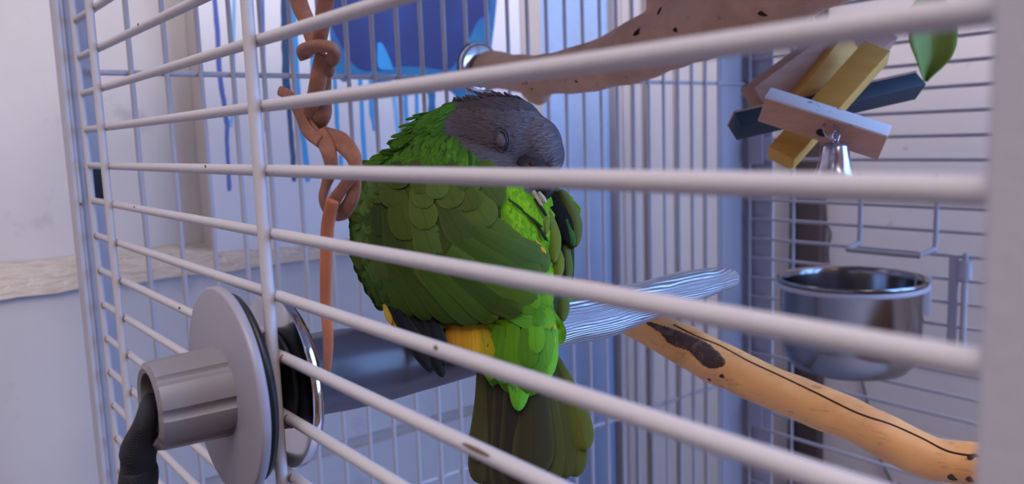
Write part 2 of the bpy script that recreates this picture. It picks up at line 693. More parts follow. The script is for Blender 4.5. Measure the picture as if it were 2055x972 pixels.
for pts, w, mat in [
    ([(427, -30), (436, 60), (440, 140), (448, 200), (456, 250)], 9, PAINT_INDIGO),
    ([(470, -30), (468, 140), (470, 200), (462, 252)], 6, PAINT_PALE),
    ([(456, 245), (455, 280), (458, 330), (460, 380)], 7, PAINT_INDIGO),
    ([(527, -20), (530, 140), (534, 262)], 5, PAINT_INDIGO),
    ([(570, -30), (572, 60), (574, 140), (576, 190)], 15, PAINT_NAVY),
    ([(578, 190), (584, 270), (588, 320), (590, 360)], 9, PAINT_NAVY),
    ([(588, -30), (594, 120), (602, 240), (612, 300), (617, 360)], 10, PAINT_SKY),
    ([(671, 140), (674, 200), (678, 270)], 7, PAINT_SKY),
    ([(684, 310), (685, 355)], 7, PAINT_SKY),
    ([(722, 150), (727, 230), (732, 340)], 8, PAINT_SKY),
    ([(745, 150), (746, 220), (752, 258)], 9, PAINT_SKY),
    ([(790, 150), (793, 210), (800, 270)], 8, PAINT_PALE),
    ([(812, 150), (814, 210), (819, 275)], 8, PAINT_SKY),
    ([(835, 150), (837, 240)], 7, PAINT_SKY),
    ([(862, 160), (866, 200), (868, 245)], 14, PAINT_TEAL),
    ([(640, 60), (632, 80), (630, 150)], 14, PAINT_SKY),
]:
    drip(pts, w, mat)

# ------------------------------------------------------------------ things by the side wall
bd = thing('dark_board', 'tall dark brown board with a black edge standing against the grey side wall', 'board', (41.4, 6.3, FZ))
pa, pb_ = on(1603, 450, 'X', 41.6), on(1652, 450, 'X', 41.6)
mk('board', *bevbox((41.2, pb_.y, FZ), (41.95, pa.y, 14), 0.05), DARKWOOD, bd, crease=30)
pc = on(1592, 450, 'X', 41.5)
mk('black_edge_strip', *bevbox((41.05, pa.y - 0.02, FZ), (41.9, pc.y, 14), 0.05), BLACK, bd, crease=30)


def wire(name, pts, r, mat, parent=None, n=6, sm=6):
    c = catmull([(p[0], p[1], p[2], r) for p in pts], sm)
    return mk(name, *tube(c, n), mat, parent)


cp = [on(x, y, 'X', 41.9) for x, y in ((1655, 330), (1658, 440), (1667, 470), (1662, 520), (1690, 640), (1728, 760), (1742, 815),
                                       (1760, 880), (1766, 920), (1790, 972), (1820, 1060))]
cp.append(Vector((41.9, cp[-1].y - 1, FZ + 0.1)))
tag(wire('thin_cord', cp, 0.055, DARKWOOD), 'thin dark cord hanging down the grey side wall behind the steel cup', 'cord')

# ------------------------------------------------------------------ the cage
D_A = -21.2
YB = 2.53
XC = 30.25
ZT, ZB = 9.6, -20.6
cage = thing('bird_cage', 'white wire bird cage with horizontal and vertical bars and iron corner posts', 'cage', (15, -9.4, FZ))


def angle(name, parts, lab=None):
    m = MB()
    for p in parts:
        m.add(bevbox(*p, 0.02, 1))
    o = m.mk(name, POST, cage, crease=30)
    if lab:
        o['label'] = lab
    return o


angle('corner_post', [((-0.42, 2.62, FZ), (-0.3, 3.35, ZT)), ((-0.34, 2.7, FZ), (-0.2, 3.1, ZT)), ((-0.3, 3.0, FZ), (0.62, 3.12, ZT))])
angle('corner_post', [((28.35, 2.72, FZ), (30.5, 2.84, ZT)), ((30.4, 1.2, FZ), (30.52, 2.84, ZT))])
angle('corner_post', [((-0.06, D_A - 1.1, FZ), (0.06, D_A, ZT)), ((-0.06, D_A - 1.1, FZ), (1.0, D_A - 0.98, ZT))])
angle('corner_post', [((30.4, D_A - 1.1, FZ), (30.52, D_A, ZT)), ((29.4, D_A - 1.1, FZ), (30.52, D_A - 0.98, ZT))])
for z in (ZT, ZB):
    for lo, hi in (((-0.1, D_A - 1, z), (0.1, 2.9, z + 0.3)), ((30.2, D_A - 1, z), (30.4, 2.9, z + 0.3)),
                   ((0.1, 2.6, z), (30.2, 2.8, z + 0.3)), ((0.1, D_A - 1, z), (30.2, D_A - 0.8, z + 0.3))):
        mk('frame_rail', *bevbox(lo, hi, 0.03, 1), POST, cage, crease=30)
mk('tray', *bevbox((0.15, D_A - 0.7, ZB - 0.9), (30.15, 2.55, ZB - 0.05), 0.05, 1), POST, cage, crease=30)

mk('shading_roof', *bevbox((0.15, D_A - 0.7, ZT + 0.1), (30.15, 2.55, ZT + 0.25), 0.05, 1), POST, cage, crease=30)  # unseen solid roof, added to shade the far bars and cage interior


def bar_mesh(name, a, b, r, nseg=10, sub=1):
    a, b = Vector(a), Vector(b)
    return mk(name, *tube([(*(a + (b - a) * i / sub), r) for i in range(sub + 1)], nseg), BAR, cage, crease=50)


# front side panel (nearest the camera): horizontals with three upright rods outside them
hb = bar_mesh('horizontal_bar', (0.07, 2.68, 0), (0.07, D_A - 0.1, 0), 0.094, 12)
for k in range(-20, 10):
    if k:
        again(hb, (0, 0, k), cage)
for y, x in ((2.6, 0.02), (0.0, -0.09), (-10.64, -0.1)):
    o = bar_mesh('upright_rod', (x, y, ZB), (x, y, ZT), 0.1, 12)
    o['label'] = 'upright rod welded across the bars'
# rust at the welds
w0 = None
random.seed(4)
for y, kk in ((0.0, range(-6, 5)), (-10.64, range(-6, 4)), (2.6, range(-8, 5))):
    for k in kk:
        if w0 is None:
            w0 = mk('weld_spot', *ellipsoid((0.02, y - 0.12, k), Vector((0.062, 0, 0)), Vector((0, 0, 0.085)), Vector((0, 0.05, 0)), 10, 6), RUST, cage)
        else:
            again(w0, (0, y + random.uniform(-0.01, 0.01), k), cage)
# chips on the near bars
for x, y, s in ((420, 380, 0.6), (363, 612, 1.1), (960, 898, 5.0), (880, 705, 0.8), (281, 52, 0.6), (272, 412, .5)):
    p = on(x, y, 'X', 0.02)
    k = round(p.z)
    mk('rust_chip', *ellipsoid((-0.015, p.y, k + 0.05), Vector((0.015, 0, 0)), Vector((0, 0, 0.03)), Vector((0, 0.055 * s, 0)), 10, 6), RUST, cage)
# back panel
X0B, DB = 1.3676, 0.9823
vb = bar_mesh('vertical_bar', (X0B, YB, ZB), (X0B, YB, ZT), 0.079)
for i in range(1, 28):
    again(vb, (i * DB, 0, 0), cage)
for z in (2.6, -12.5):
    o = bar_mesh('cross_bar', (0.3, YB + 0.13, z), (30.2, YB + 0.13, z), 0.085)
    o['label'] = 'cross bar welded behind the upright bars'
# far side panel
sb = bar_mesh('side_bar', (XC, 2.6, -1.1833), (XC, D_A - 0.1, -1.1833), 0.084)
for k in range(-19, 11):
    if k:
        again(sb, (0, 0, k * 0.9944), cage)
for y in (2.35, on(1595, 450, 'X', XC)[1], D_A + 0.3):
    o = bar_mesh('side_upright', (XC - 0.12, y, ZB), (XC - 0.12, y, ZT), 0.08)
# feeder door of the far panel
g = [on(x, y, 'X', XC - 0.14) for x, y in ((1726, 200), (1725, 480))]
b1, b2 = on(1725, 488, 'X', XC - 0.2), on(1877, 500, 'X', XC - 0.2)
c1, c2 = on(1704, 501, 'X', XC - 0.9), on(1846, 514, 'X', XC - 0.9)
top = on(1877, 350, 'X', XC)[2]
pts = [(b1.x, b1.y, top), (b1.x, b1.y, b1.z + 0.25), (b1.x - 0.15, b1.y + 0.02, b1.z), (c1.x, c1.y, c1.z + 0.05), (c1.x - 0.05, c1.y - 0.15, c1.z),
       (c2.x - 0.05, c2.y + 0.15, c2.z), (c2.x, c2.y, c2.z + 0.05), (b2.x - 0.15, b2.y + 0.02, b2.z), (b2.x, b2.y, b2.z + 0.25), (b2.x, b2.y, top)]
o = mk('feeder_door_guard', *tube([(*p, 0.11) for p in catmull(pts, 4)], 10), BAR, cage, crease=60)
o['label'] = 'bent wire guard of the feeder door above the cup'
hy, hz0, hz1 = on(1914, 600, 'X', XC - 0.15)[1], on(1914, 705, 'X', XC - 0.15)[2], on(1914, 512, 'X', XC - 0.15)[2]
mk('hinge_strip', *bevbox((XC - 0.22, hy - 0.16, hz0), (XC - 0.12, hy + 0.22, hz1), 0.02, 1), POST, cage, crease=30)
hy2 = on(1935, 600, 'X', XC - 0.2)[1]
mk('hinge_pin', *tube([(XC - 0.2, hy2, hz0 - 0.4, 0.13), (XC - 0.2, hy2, hz1 - 0.15, 0.13)], 12), BAR, cage, crease=50)
z3, z4 = on(1935, 562, 'X', XC - 0.2)[2], on(1935, 524, 'X', XC - 0.2)[2]
m = MB().add(tube([(XC - 0.2, hy2, z3, 0.26), (XC - 0.2, hy2, z4, 0.26)], 16)).add(tube([(XC - 0.2, hy2, z4, 0.11), (XC - 0.2, hy2, z4 + 0.33, 0.11)], 12))
m.mk('hinge_barrel', POST, cage)
for y in (300, 830):
    q = on(1516, y, 'X', XC - 0.15)
    mk('latch_plate', *bevbox((XC - 0.2, q.y - 0.45, q.z - 0.75), (XC - 0.1, q.y + 0.35, q.z + 0.75), 0.03, 1), POST, cage, crease=30)
    mk('latch_plate', *bevbox((XC - 0.35, q.y - 1.1, q.z - 0.55), (XC - 0.25, q.y - 0.62, q.z + 0.55), 0.03, 1), POST, cage, crease=30)
# slotted bracket on the back left post
mk('slot', *box((0.0, 2.97, -1.0), (0.5, 3.01, -0.06)), BLACK, cage, False)
mk('slot_bracket', *bevbox((-0.3, 2.6, -1.05), (-0.22, 3.1, 0.05), 0.02, 1), POST, cage, crease=30)

# ------------------------------------------------------------------ grey perch bolted through the front panel
AY = -9.9
ac = on(545, 764, 'Y', AY)
AZ = ac.z


def axx(px, py):
    return on(px, py, 'Y', AY)


perch = thing('grey_perch', 'thick grey twisted perch with silver ridged end, bolted through the near bars', 'perch', (5, AY, AZ))
S = [(602, 758, 84), (630, 752, 83), (680, 743, 82), (740, 734, 77), (810, 722, 71), (880, 708, 65), (1000, 678, 58), (1085, 656, 52)]
pr = []
for x, y, r in S:
    p = axx(x, y)
    pr.append((p.x, p.y, p.z, r * pix(p)[2] / F))
SHV, SHF = tube(catmull(pr, 5), 32, wob=0.02)
mk('smooth_shaft', SHV, SHF, PERCH, perch)
S = [(1050, 664, 55), (1130, 640, 54), (1212, 628, 50), (1286, 608, 41), (1340, 588, 36), (1390, 574, 32), (1430, 564, 27), (1455, 560, 22), (1470, 560, 17), (1475, 560, 8)]
pr = []
for x, y, r in S:
    p = axx(x, y)
    pr.append((p.x, p.y, p.z, r * pix(p)[2] / F))
o = mk('ridged_end', *tube(catmull(pr, 6), 36, wob=0.05, seed=3), SILVER, perch)
o['label'] = 'silver end with wavy raised grain'


def disc(name, x0, x1, r, mat, b=0.05, n=64, rin=0.02, cz=0):
    return mk(name, *lathe((0, AY, AZ + cz), (1, 0, 0), [(rin, x0), (r - b, x0), (r - b * .3, x0 + b * .3), (r, x0 + b), (r, x1 - b), (r - b * .3, x1 - b * .3), (r - b, x1), (rin, x1)], n), mat, perch, crease=50)


disc('outer_flange', -0.72, -0.55, 1.72, FLANGE)
disc('rubber_washer', -0.55, -0.36, 1.6, RUBBER, 0.1)
disc('clamp_hub', -0.4, 0.3, 0.34, RUBBER, 0.04)
disc('rubber_washer', 0.17, 0.26, 0.85, RUBBER, 0.03)
o = mk('chrome_washer', *lathe((0, AY, AZ), (1, 0, 0), [(0.3, 0.26), (1.38, 0.26), (1.5, 0.2), (1.53, 0.3), (1.46, 0.4), (1.2, 0.44), (0.3, 0.44)], 64), CHROME, perch, crease=60)
# ribbed hollow sleeve
XS = -1.86
v, f = [], []
n = 96
prof = [(0.50, -0.72), (0.50, XS + 0.15), (0.52, XS + 0.03), (0.60, XS), (0.69, XS + 0.05), (0.71, XS + 0.14), (0.74, -0.72)]
for i, (r, h) in enumerate(prof):
    for k in range(n):
        t = 2 * math.pi * k / n
        q = (k % 12) / 12
        dr_ = 0
        if i >= 4:
            dr_ = 0.055 * (1 / (1 + math.exp(-(abs(q - 0.5) - 0.40) * 90))) * (1 if i > 4 else 0.6)
        rr = r - dr_
        v.append((h, AY + rr * math.cos(t), AZ + rr * math.sin(t)))
for i in range(len(prof) - 1):
    for k in range(n):
        f.append((i * n + k, i * n + (k + 1) % n, (i + 1) * n + (k + 1) % n, (i + 1) * n + k))
o = mk('ribbed_sleeve', v, f, SLEEVE, perch, crease=40)
mk('sleeve_plug', *lathe((0, AY, AZ), (1, 0, 0), [(0.01, -1.0), (0.5, -1.0), (0.5, -0.72), (0.01, -0.72)], 32), RUBBER, perch, crease=40)

# black cord hanging out of the sleeve
cd = []
for x, y, r, X in ((335, 800, 12, -1.25), (318, 800, 17, -1.5), (300, 812, 20, -1.75), (293, 840, 26, -1.92), (284, 870, 32, -1.98), (279, 892, 40, -2.0), (277, 905, 43, -2.0),
                   (277, 918, 40, -2.0), (277, 935, 39, -2.0), (278, 950, 42, -2.0), (278, 985, 43, -2.0), (278, 1060, 40, -2.0), (278, 1100, 6, -2.0)):
    p = on(x, y, 'X', X)
    cd.append((p.x, p.y, p.z, r * pix(p)[2] / F))
tag(mk('black_strap', *tube(catmull(cd, 5), 20, flat=0.8, up=(1, 0, 0), wob=0.12), CORD), 'black strap hanging out of the open grey perch sleeve', 'strap')

# ------------------------------------------------------------------ peeled branch perch, low right
_b = on(1015, 560, 'Y', YB - 0.75)
BD = [(1015, 560, 26, pix(_b)[2]), (1065, 583, 30, 27.0), (1110, 600, 36, 24.2), (1150, 598, 38, 23.7), (1200, 606, 38, 23.0), (1262, 632, 38, 22.3), (1320, 664, 39, 21.7), (1400, 709, 43, 21.0), (1480, 748, 42, 20.4),
      (1560, 782, 42, 19.8), (1640, 814, 44, 19.3), (1720, 848, 43, 18.8), (1800, 889, 43, 18.4), (1880, 921, 44, 18.0), (1960, 931, 43, 17.6), (2040, 940, 43, 17.3), (2120, 955, 41, 17.0)]
pr = []
for x, y, r, D in BD:
    p = at(x, y, D)
    pr.append((p.x, p.y, p.z, r * D / F))
br = thing('branch_perch', 'peeled golden brown branch perch with a dark bark hollow and long crack, low at right', 'perch', pr[8][:3])
BV, BF = tube(catmull(pr, 6), 28, wob=0.12, seed=7)
mk('limb', BV, BF, BRANCH, br)
BB = BVHTree.FromPolygons([tuple(p) for p in BV], BF)
mk('mount_washer', *lathe(_b + Vector((0, 0.56, 0)), (0, 1, 0), [(0.25, -0.6), (0.25, -0.05), (0.7, -0.05), (0.75, 0), (0.7, 0.05), (0.01, 0.05)], 32), CHROME, br, crease=50)


def hit(tree, x, y):
    h = tree.ray_cast(CAM, ray(x, y).normalized())
    return h[0], h[1]


cr = []
for x, y in catmull([(1352, 652), (1400, 676), (1445, 694), (1500, 724), (1560, 752), (1640, 790), (1720, 829), (1790, 853), (1850, 880), (1905, 907), (1968, 917)], 6):
    h, nn = hit(BB, x, y)
    if h:
        cr.append((*(h - nn * 0.004), 0.026))
mk('crack', *tube(cr, 6), PIT, br)


def patch(tree, poly, step, lift, jit=0.0):
    def inside(x, y):
        c = False
        j = len(poly) - 1
        for i in range(len(poly)):
            xi, yi = poly[i]
            xj, yj = poly[j]
            if (yi > y) != (yj > y) and x < (xj - xi) * (y - yi) / (yj - yi) + xi:
                c = not c
            j = i
        return c
    xs_ = [p[0] for p in poly]
    ys_ = [p[1] for p in poly]
    nx, ny = int((max(xs_) - min(xs_)) / step) + 2, int((max(ys_) - min(ys_)) / step) + 2
    idx, V, Fc = {}, [], []
    for i in range(nx):
        for j in range(ny):
            x, y = min(xs_) + i * step, min(ys_) + j * step
            if inside(x, y):
                h, nn = hit(tree, x, y)
                if h:
                    edge = sum(inside(x + a * step * 2, y + b * step * 2) for a, b in ((1, 0), (-1, 0), (0, 1), (0, -1))) / 4
                    idx[i, j] = len(V)
                    V.append(h + nn * (lift * edge + (1 - edge) * -0.01 + jit * noise.noise(h * 5)))
    for i in range(nx):
        for j in range(ny):
            q = [idx.get(k) for k in ((i, j), (i + 1, j), (i + 1, j + 1), (i, j + 1))]
            if None not in q:
                Fc.append(tuple(q))
    return V, Fc


o = mk('bark_hollow', *patch(BB, catmull([(1288, 642), (1330, 652), (1380, 670), (1420, 688), (1448, 712), (1458, 730), (1440, 741), (1415, 738), (1396, 722), (1380, 706), (1360, 699), (1340, 690), (1325, 672), (1300, 655)], 4), 2.5, 0.02, 0.012), BARK, br)
o['label'] = 'dark bark hollow'
for x, y, s in ((1452, 755, 5), (1425, 762, 3), (1915, 958, 7), (1950, 962, 6), (1955, 918, 7)):
    h, nn = hit(BB, x, y)
    if h:
        mk('knot_spot', *ellipsoid(h, RIGHT * s * 2 * 18 / F, UP * s * 18 / F, nn * 0.015, 10, 6), PIT, br)

# ------------------------------------------------------------------ driftwood perch, top
DX = 13.64


def dpt(x, y, r, X=DX):
    p = on(x, y, 'X', X)
    return (p.x, p.y, p.z, r * pix(p)[2] / F)


m = MB()
m.add(tube(catmull([dpt(974, 141, 34), dpt(986, 141, 36), dpt(1010, 143, 36), dpt(1060, 150, 38), dpt(1115, 147, 42), dpt(1190, 134, 49), dpt(1270, 107, 60), dpt(1340, 77, 64),
                    dpt(1420, 45, 72), dpt(1520, 5, 72), dpt(1620, -40, 72), dpt(1720, -80, 66), dpt(1790, -110, 55)], 5), 24, wob=0.14, seed=1))
m.add(tube(catmull([dpt(1350, 80, 40), dpt(1352, 20, 52), dpt(1345, -60, 50), dpt(1340, -140, 46)], 5), 20, wob=0.12, seed=5))
m.add(tube(catmull([dpt(1070, 150, 46), dpt(1076, 172, 36), dpt(1084, 196, 24), dpt(1088, 209, 8)], 4), 16))
dv, df = fuse('driftwood', (m.v, m.f), 0.085, 5)
drift = thing('driftwood_perch', 'thick knobbly grey brown driftwood branch bolted to the back bars above the bird', 'perch', (DX, -4, 3))
mk('limb', dv, df, DRIFT, drift)
DBV = BVHTree.FromPolygons([tuple(p) for p in dv], df)
for x, y, sx, sy, ang in ((1283, 62, 16, 5, 38), (1358, 60, 8, 5, 0), (1534, 27, 14, 6, 0), (1325, 22, 10, 4, 60), (1068, 178, 3, 3, 0), (1057, 165, 3, 3, 0), (1050, 168, 2, 2, 0), (1158, 163, 5, 3, 0)):
    h, nn = hit(DBV, x, y)
    if h:
        k = pix(h)[2] / F
        c, s = math.cos(math.radians(ang)), math.sin(math.radians(ang))
        mk('knot_hole', *ellipsoid(h, (RIGHT * c + UP * s) * sx * k, (UP * c - RIGHT * s) * sy * k, nn * 0.02, 12, 6), PIT, drift)
wc = on(962, 136, 'Y', YB - 0.24)
m = MB()
m.add(lathe(wc, (0, 1, 0), [(0.2, -0.14), (0.78, -0.14), (0.9, -0.10), (0.93, -0.03), (0.9, 0.02), (0.2, 0.02)], 48))
m.mk('steel_washer', CHROME, drift, crease=60)
mk('rubber_washer', *lathe((wc.x, wc.y + 0.045, wc.z), (0, 1, 0), [(0.2, -0.02), (0.95, -0.02), (0.95, 0.04), (0.2, 0.04)], 40), RUBBER, drift, crease=40)
mk('bolt', *tube([(wc.x, wc.y - 0.4, wc.z, 0.14), (wc.x, wc.y + 1.0, wc.z, 0.14)], 12), CHROME, drift, crease=50)

# ------------------------------------------------------------------ knotted leather strap
LX = 1.0
ls = thing('leather_strap', 'knotted brown leather strap hanging beside the bird, its end dangling over the perch', 'strap', on(650, 60, 'X', LX))


def strand(name, pts, mat=LEATHER, flat=0.4, up=(0.6, 0.75, 0), tw=0.0, X=LX):
    pr = []
    for q in pts:
        p = on(q[0], q[1], 'X', X + (q[3] if len(q) > 3 else 0))
        pr.append((p.x, p.y, p.z, q[2] * pix(p)[2] / F))
    return mk(name, *tube(catmull(pr, 6), 14, flat=flat, up=up, wob=0.1, twist=tw), mat, ls)


strand('strand', [(556, -845, 15), (570, -470, 15), (578, -250, 16), (588, -60, 17), (600, 5, 17), (616, 45, 16), (626, 75, 15), (636, 100, 14)])
strand('strand', [(622, -885, 15), (640, -470, 15), (655, -250, 16), (666, -60, 17), (655, 0, 17), (648, 45, 17), (642, 80, 15), (640, 105, 14, 0.05)])
strand('knot', [(616, 118, 15, -.12), (612, 102, 17, -.18), (640, 92, 18, -.28), (668, 98, 17, -.2), (668, 115, 15, -.05), (655, 128, 14, 0.05)], flat=0.7)
strand('knot', [(660, 118, 12, 0.05), (662, 140, 12, 0), (650, 150, 11, 0.02)], flat=0.7)
strand('strand', [(646, 108, 14, -.12), (640, 150, 18, -.12), (632, 190, 18, -.12), (620, 225, 15, -.08), (622, 252, 14, -.06), (645, 280, 14, -.05)], tw=0.6)
strand('strand', [(654, 130, 12, 0.1), (650, 190, 15, 0.1), (648, 230, 17, 0.05), (632, 255, 16, 0.05), (640, 275, 15, 0.05)])
strand('loose_end', [(561, 182, 10, -.1), (580, 193, 12, -.12), (600, 225, 14, -.14), (616, 262, 14, -.16), (642, 285, 13, -.14)])
strand('strand', [(640, 268, 17, -.05), (658, 300, 19, -.1), (664, 335, 18, -.1), (654, 370, 13, -.1), (647, 400, 12, -.08), (654, 424, 13, 0), (672, 432, 14, 0.05)], tw=0.5)
strand('strand', [(648, 268, 15, 0.05), (684, 285, 20, 0.05), (710, 315, 18, 0.05), (714, 350, 15, 0.02), (708, 395, 15, 0), (690, 425, 15, 0), (672, 436, 12, 0.05)], tw=-0.6)
strand('strand', [(706, 352, 12, -.1), (688, 378, 12, -.14), (670, 405, 14, -.18), (660, 440, 15, -.2)])
o = strand('hanging_end', [(668, 402, 14, -.26), (658, 450, 14, -.26), (655, 520, 13, -.26), (654, 600, 12, -.26), (658, 670, 12, -.28), (657, 720, 11, -.3), (652, 762, 8, -.34)], LEATHER_O, tw=0.3)
o['label'] = 'orange brown dangling end'

# ------------------------------------------------------------------ hanging wooden block toy
toy = thing('block_toy', 'hanging bird toy of painted wooden blocks with a small bell below', 'toy', at(1650, 220, 22))


def block(name, p0, p1, hpx, tpx, D0, D1, mat, roll=0.0, b=0.03, lab=None, parent=None, taper=None):
    a, c = at(*p0, D0), at(*p1, D1)
    k = (D0 + D1) / 2 / F
    ax = (c - a) / 2
    e = ax.normalized()
    toward = -(ray((p0[0] + p1[0]) / 2, (p0[1] + p1[1]) / 2)).normalized()
    upv = e.cross(toward)
    if upv.dot(UP) < 0:
        upv = -upv
    upv.normalize()
    dep = e.cross(upv).normalized()
    q = Matrix.Rotation(roll, 3, e)
    upv, dep = q @ upv, q @ dep
    v, f = obox((a + c) / 2, ax, upv * hpx * k / 2, dep * tpx * k / 2, b)
    for i, p in enumerate(v):       # sawn, slightly uneven pieces
        v[i] = p + Vector((noise.noise(p * 1.7), noise.noise(p * 1.7 + Vector((5, 0, 0))), noise.noise(p * 1.7 + Vector((0, 9, 0))))) * 0.06
    o = mk(name, v, f, mat, parent or toy, crease=30)
    if lab:
        o['label'] = lab
    return o, (a, c, e, upv, dep, k)


# natural block with a white painted top, nearest
o, fr_ = block('wood_block', (1534, 210), (1774, 288), 56, 44, 21.3, 20.3, WOOD_RAW, roll=0.50, lab='raw wood block with a white painted edge')
a, c, e, u_, d_, k = fr_
mk('white_edge', *obox((a + c) / 2 + u_ * 28 * k, (c - a) / 2 * 1.005, u_ * 0.03, d_ * 22.5 * k, 0.012), WHITEP, o, crease=30)
pc_ = (a + c) / 2
nrm_ = -d_ if d_.dot(FWD) > 0 else d_
mk('hole', *ellipsoid(pc_ + nrm_ * 22 * k + (c - a) * 0.02 - u_ * 8 * k, e * 11 * k, u_ * 9 * k, nrm_ * 0.03, 14, 6), PIT, o)
# navy block behind
o, fr_ = block('wood_block', (1475, 254), (1838, 172), 38, 46, 22.4, 23.4, NAVY, roll=-0.55, lab='navy painted block with bare brown top')
a, c, e, u_, d_, k = fr_
mk('bare_top', *obox((a + c) / 2 + u_ * 19 * k, (c - a) / 2 * 1.004, u_ * 0.03, d_ * 23.5 * k, 0.012), WOOD_DK, o, crease=30)
# yellow blocks
o, fr_ = block('wood_block', (1567, 318), (1757, 105), 58, 40, 21.6, 22.6, YELLOW, roll=-0.35, lab='long yellow stained block')
a, c, e, u_, d_, k = fr_
mk('end_grain', *obox(c + e * 0.01, e * 0.02, u_ * 29 * k, d_ * 20 * k, 0.008), YEND, o, crease=30)
o, fr_ = block('wood_block', (1590, 232), (1700, 88), 62, 40, 23.0, 23.8, YELLOW, roll=0.55, lab='short yellow stained block behind the long one')
a, c, e, u_, d_, k = fr_
o, fr_ = block('wood_block', (1514, 206), (1692, 72), 64, 46, 23.0, 24.0, WOOD_DK, roll=0.25, lab='bare brown block at the upper left')
o, fr_ = block('wood_block', (1560, 220), (1770, 66), 70, 40, 23.7, 24.6, WOOD_DK, roll=-0.3, lab='wide bare brown block at the back')
_t = at(1629, -60, 23.0)
sp_ = [(_t.x, _t.y, ZT + 0.06), _t, at(1632, 30, 23.2), at(1637, 85, 23.4), at(1643, 130, 23.6)]
wire('cord', sp_, 0.028, WHITEP, toy)
# bell and its ring
bt = at(1676, 286, 20.2)
kb = 20.2 / F
bp = [(0.001, 0), (14, 0), (23, -3), (27, -9), (29, -30), (34, -52), (42, -70), (50, -80), (51, -84), (46, -82), (38, -68), (30, -50), (25, -28), (22, -10), (0.001, -6)]
bell = mk('bell', *lathe(bt, (0.04, 0.0, 1), [(r * kb, h * kb) for r, h in bp], 40), BELL, toy, crease=40)
mk('bell_loop', *tube(catmull([(*at(x, y, 20.2), 0.035) for x, y in ((1671, 287), (1669, 272), (1675, 264), (1681, 272), (1680, 287))], 5), 8), BELL, bell)
mk('wire_ring', *tube(catmull([(*at(x, y, D), 0.028) for x, y, D in ((1676, 282, 20.0), (1660, 274, 20.05), (1651, 256, 20.3), (1658, 248, 20.5), (1672, 252, 20.4), (1684, 268, 20.1), (1680, 284, 20.0))], 5), 8), BELL, toy)
mk('clapper', *ellipsoid(bt + Vector((0, 0, -76 * kb)), Vector((.12, 0, 0)), Vector((0, 0, .12)), Vector((0, .12, 0))), BELL, bell)

# ------------------------------------------------------------------ hanging green leaf
LD = 26.0
leaf = thing('green_leaf', 'green pointed leaf hanging at the upper right beside the block toy', 'leaf', at(1870, 90, LD))
rows = [(-20, 1868, 8), (5, 1869, 34), (30, 1870, 47), (60, 1872, 50), (90, 1873, 47), (115, 1873, 37), (135, 1868, 25), (151, 1862, 13), (164, 1858, 4)]
v, f, uv = [], [], []
cr_ = catmull([(y, x, w) for y, x, w in rows], 4)
for y, x, w in cr_:
    for j in range(9):
        s = j / 4 - 1
        v.append(at(x + w * s, y, LD - 0.35 * abs(s) ** 1.2 - 0.15 * math.sin(y * .03)))
        uv.append((s, y))
for i in range(len(cr_) - 1):
    for j in range(8):
        a = i * 9 + j
        f.append((a, a + 1, a + 10, a + 9))
o = mk('blade', v, f, LEAF, leaf)
sm = o.modifiers.new('thick', 'SOLIDIFY')
sm.thickness = 0.03 * U
wire('midrib', [at(x, y, LD - 0.02 - 0.15 * math.sin(y * .03)) for y, x, w in rows[1:]], 0.03, LEAF, leaf)
wire('stem', [at(1868, -10, LD), at(1864, -80, LD + .3), (at(1864, -80, LD).x, at(1864, -80, LD).y, ZT + 0.05)], 0.04, LEAF, leaf)

# ------------------------------------------------------------------ steel cup in its holder
cc = on(1707, 560, 'X', 26.9)
kc = pix(cc)[2] / F
r0 = 142 * kc
cup = thing('steel_cup', 'stainless steel food cup clamped to the far side bars', 'cup', (cc.x, cc.y, cc.z - 4))
H = 188 * kc
prof = [(0.01, -H + .12), (r0 * .55, -H + .12), (r0 * .74, -H + .3), (r0 * .86, -H + .8), (r0 * .9, -H + 1.3), (r0 * .92, -.2), (r0 * .93, -0.02), (r0 * .95, 0.06), (r0 * .985, 0.09), (r0, 0.04), (r0 * .995, -.04),
        (r0 * .96, -.06), (r0 * .945, -.12), (r0 * .935, -H + 1.3), (r0 * .9, -H + .72), (r0 * .77, -H + .2), (r0 * .57, -H), (0.01, -H)]
mk('bowl', *lathe(cc, (0, 0, 1), prof, 72), STEEL, cup, crease=60)
m = MB()
ring = []
for i in range(49):
    t = 2 * math.pi * i / 48
    ring.append((cc.x + r0 * 0.985 * math.cos(t), cc.y + r0 * 0.985 * math.sin(t), cc.z - 0.2, 0.11))
m.add(tube(ring, 10, cap=False))
m.mk('holder_ring', BAR, cup)
pl = on(1862, 592, 'X', XC - 0.25)
mk('clamp_plate', *bevbox((cc.x + r0 * 0.7, pl.y - 0.12, pl.z - 0.85), (XC - 0.12, pl.y + 0.1, pl.z + 0.85), 0.04, 1), POST, cup, crease=30)
mk('clamp_screw', *tube([(XC - 0.9, pl.y, pl.z + 0.8, 0.12), (XC - 0.9, pl.y, pl.z + 1.0, 0.12)], 10), BAR, cup, crease=50)

# ------------------------------------------------------------------ the parrot
random.seed(11)


def ell(x, y, D, rx, ry, rd, ang=0.0):
    """ellipsoid given by where it is seen: centre, half sizes (photo pixels), depth half size in inches, turn in degrees"""
    k = D / F
    c, s = math.cos(math.radians(ang)), math.sin(math.radians(ang))
    ex, ey = RIGHT * c - UP * s, RIGHT * s + UP * c
    return ellipsoid(at(x, y, D), ex * rx * k, ey * ry * k, FWD * rd, 28, 18)


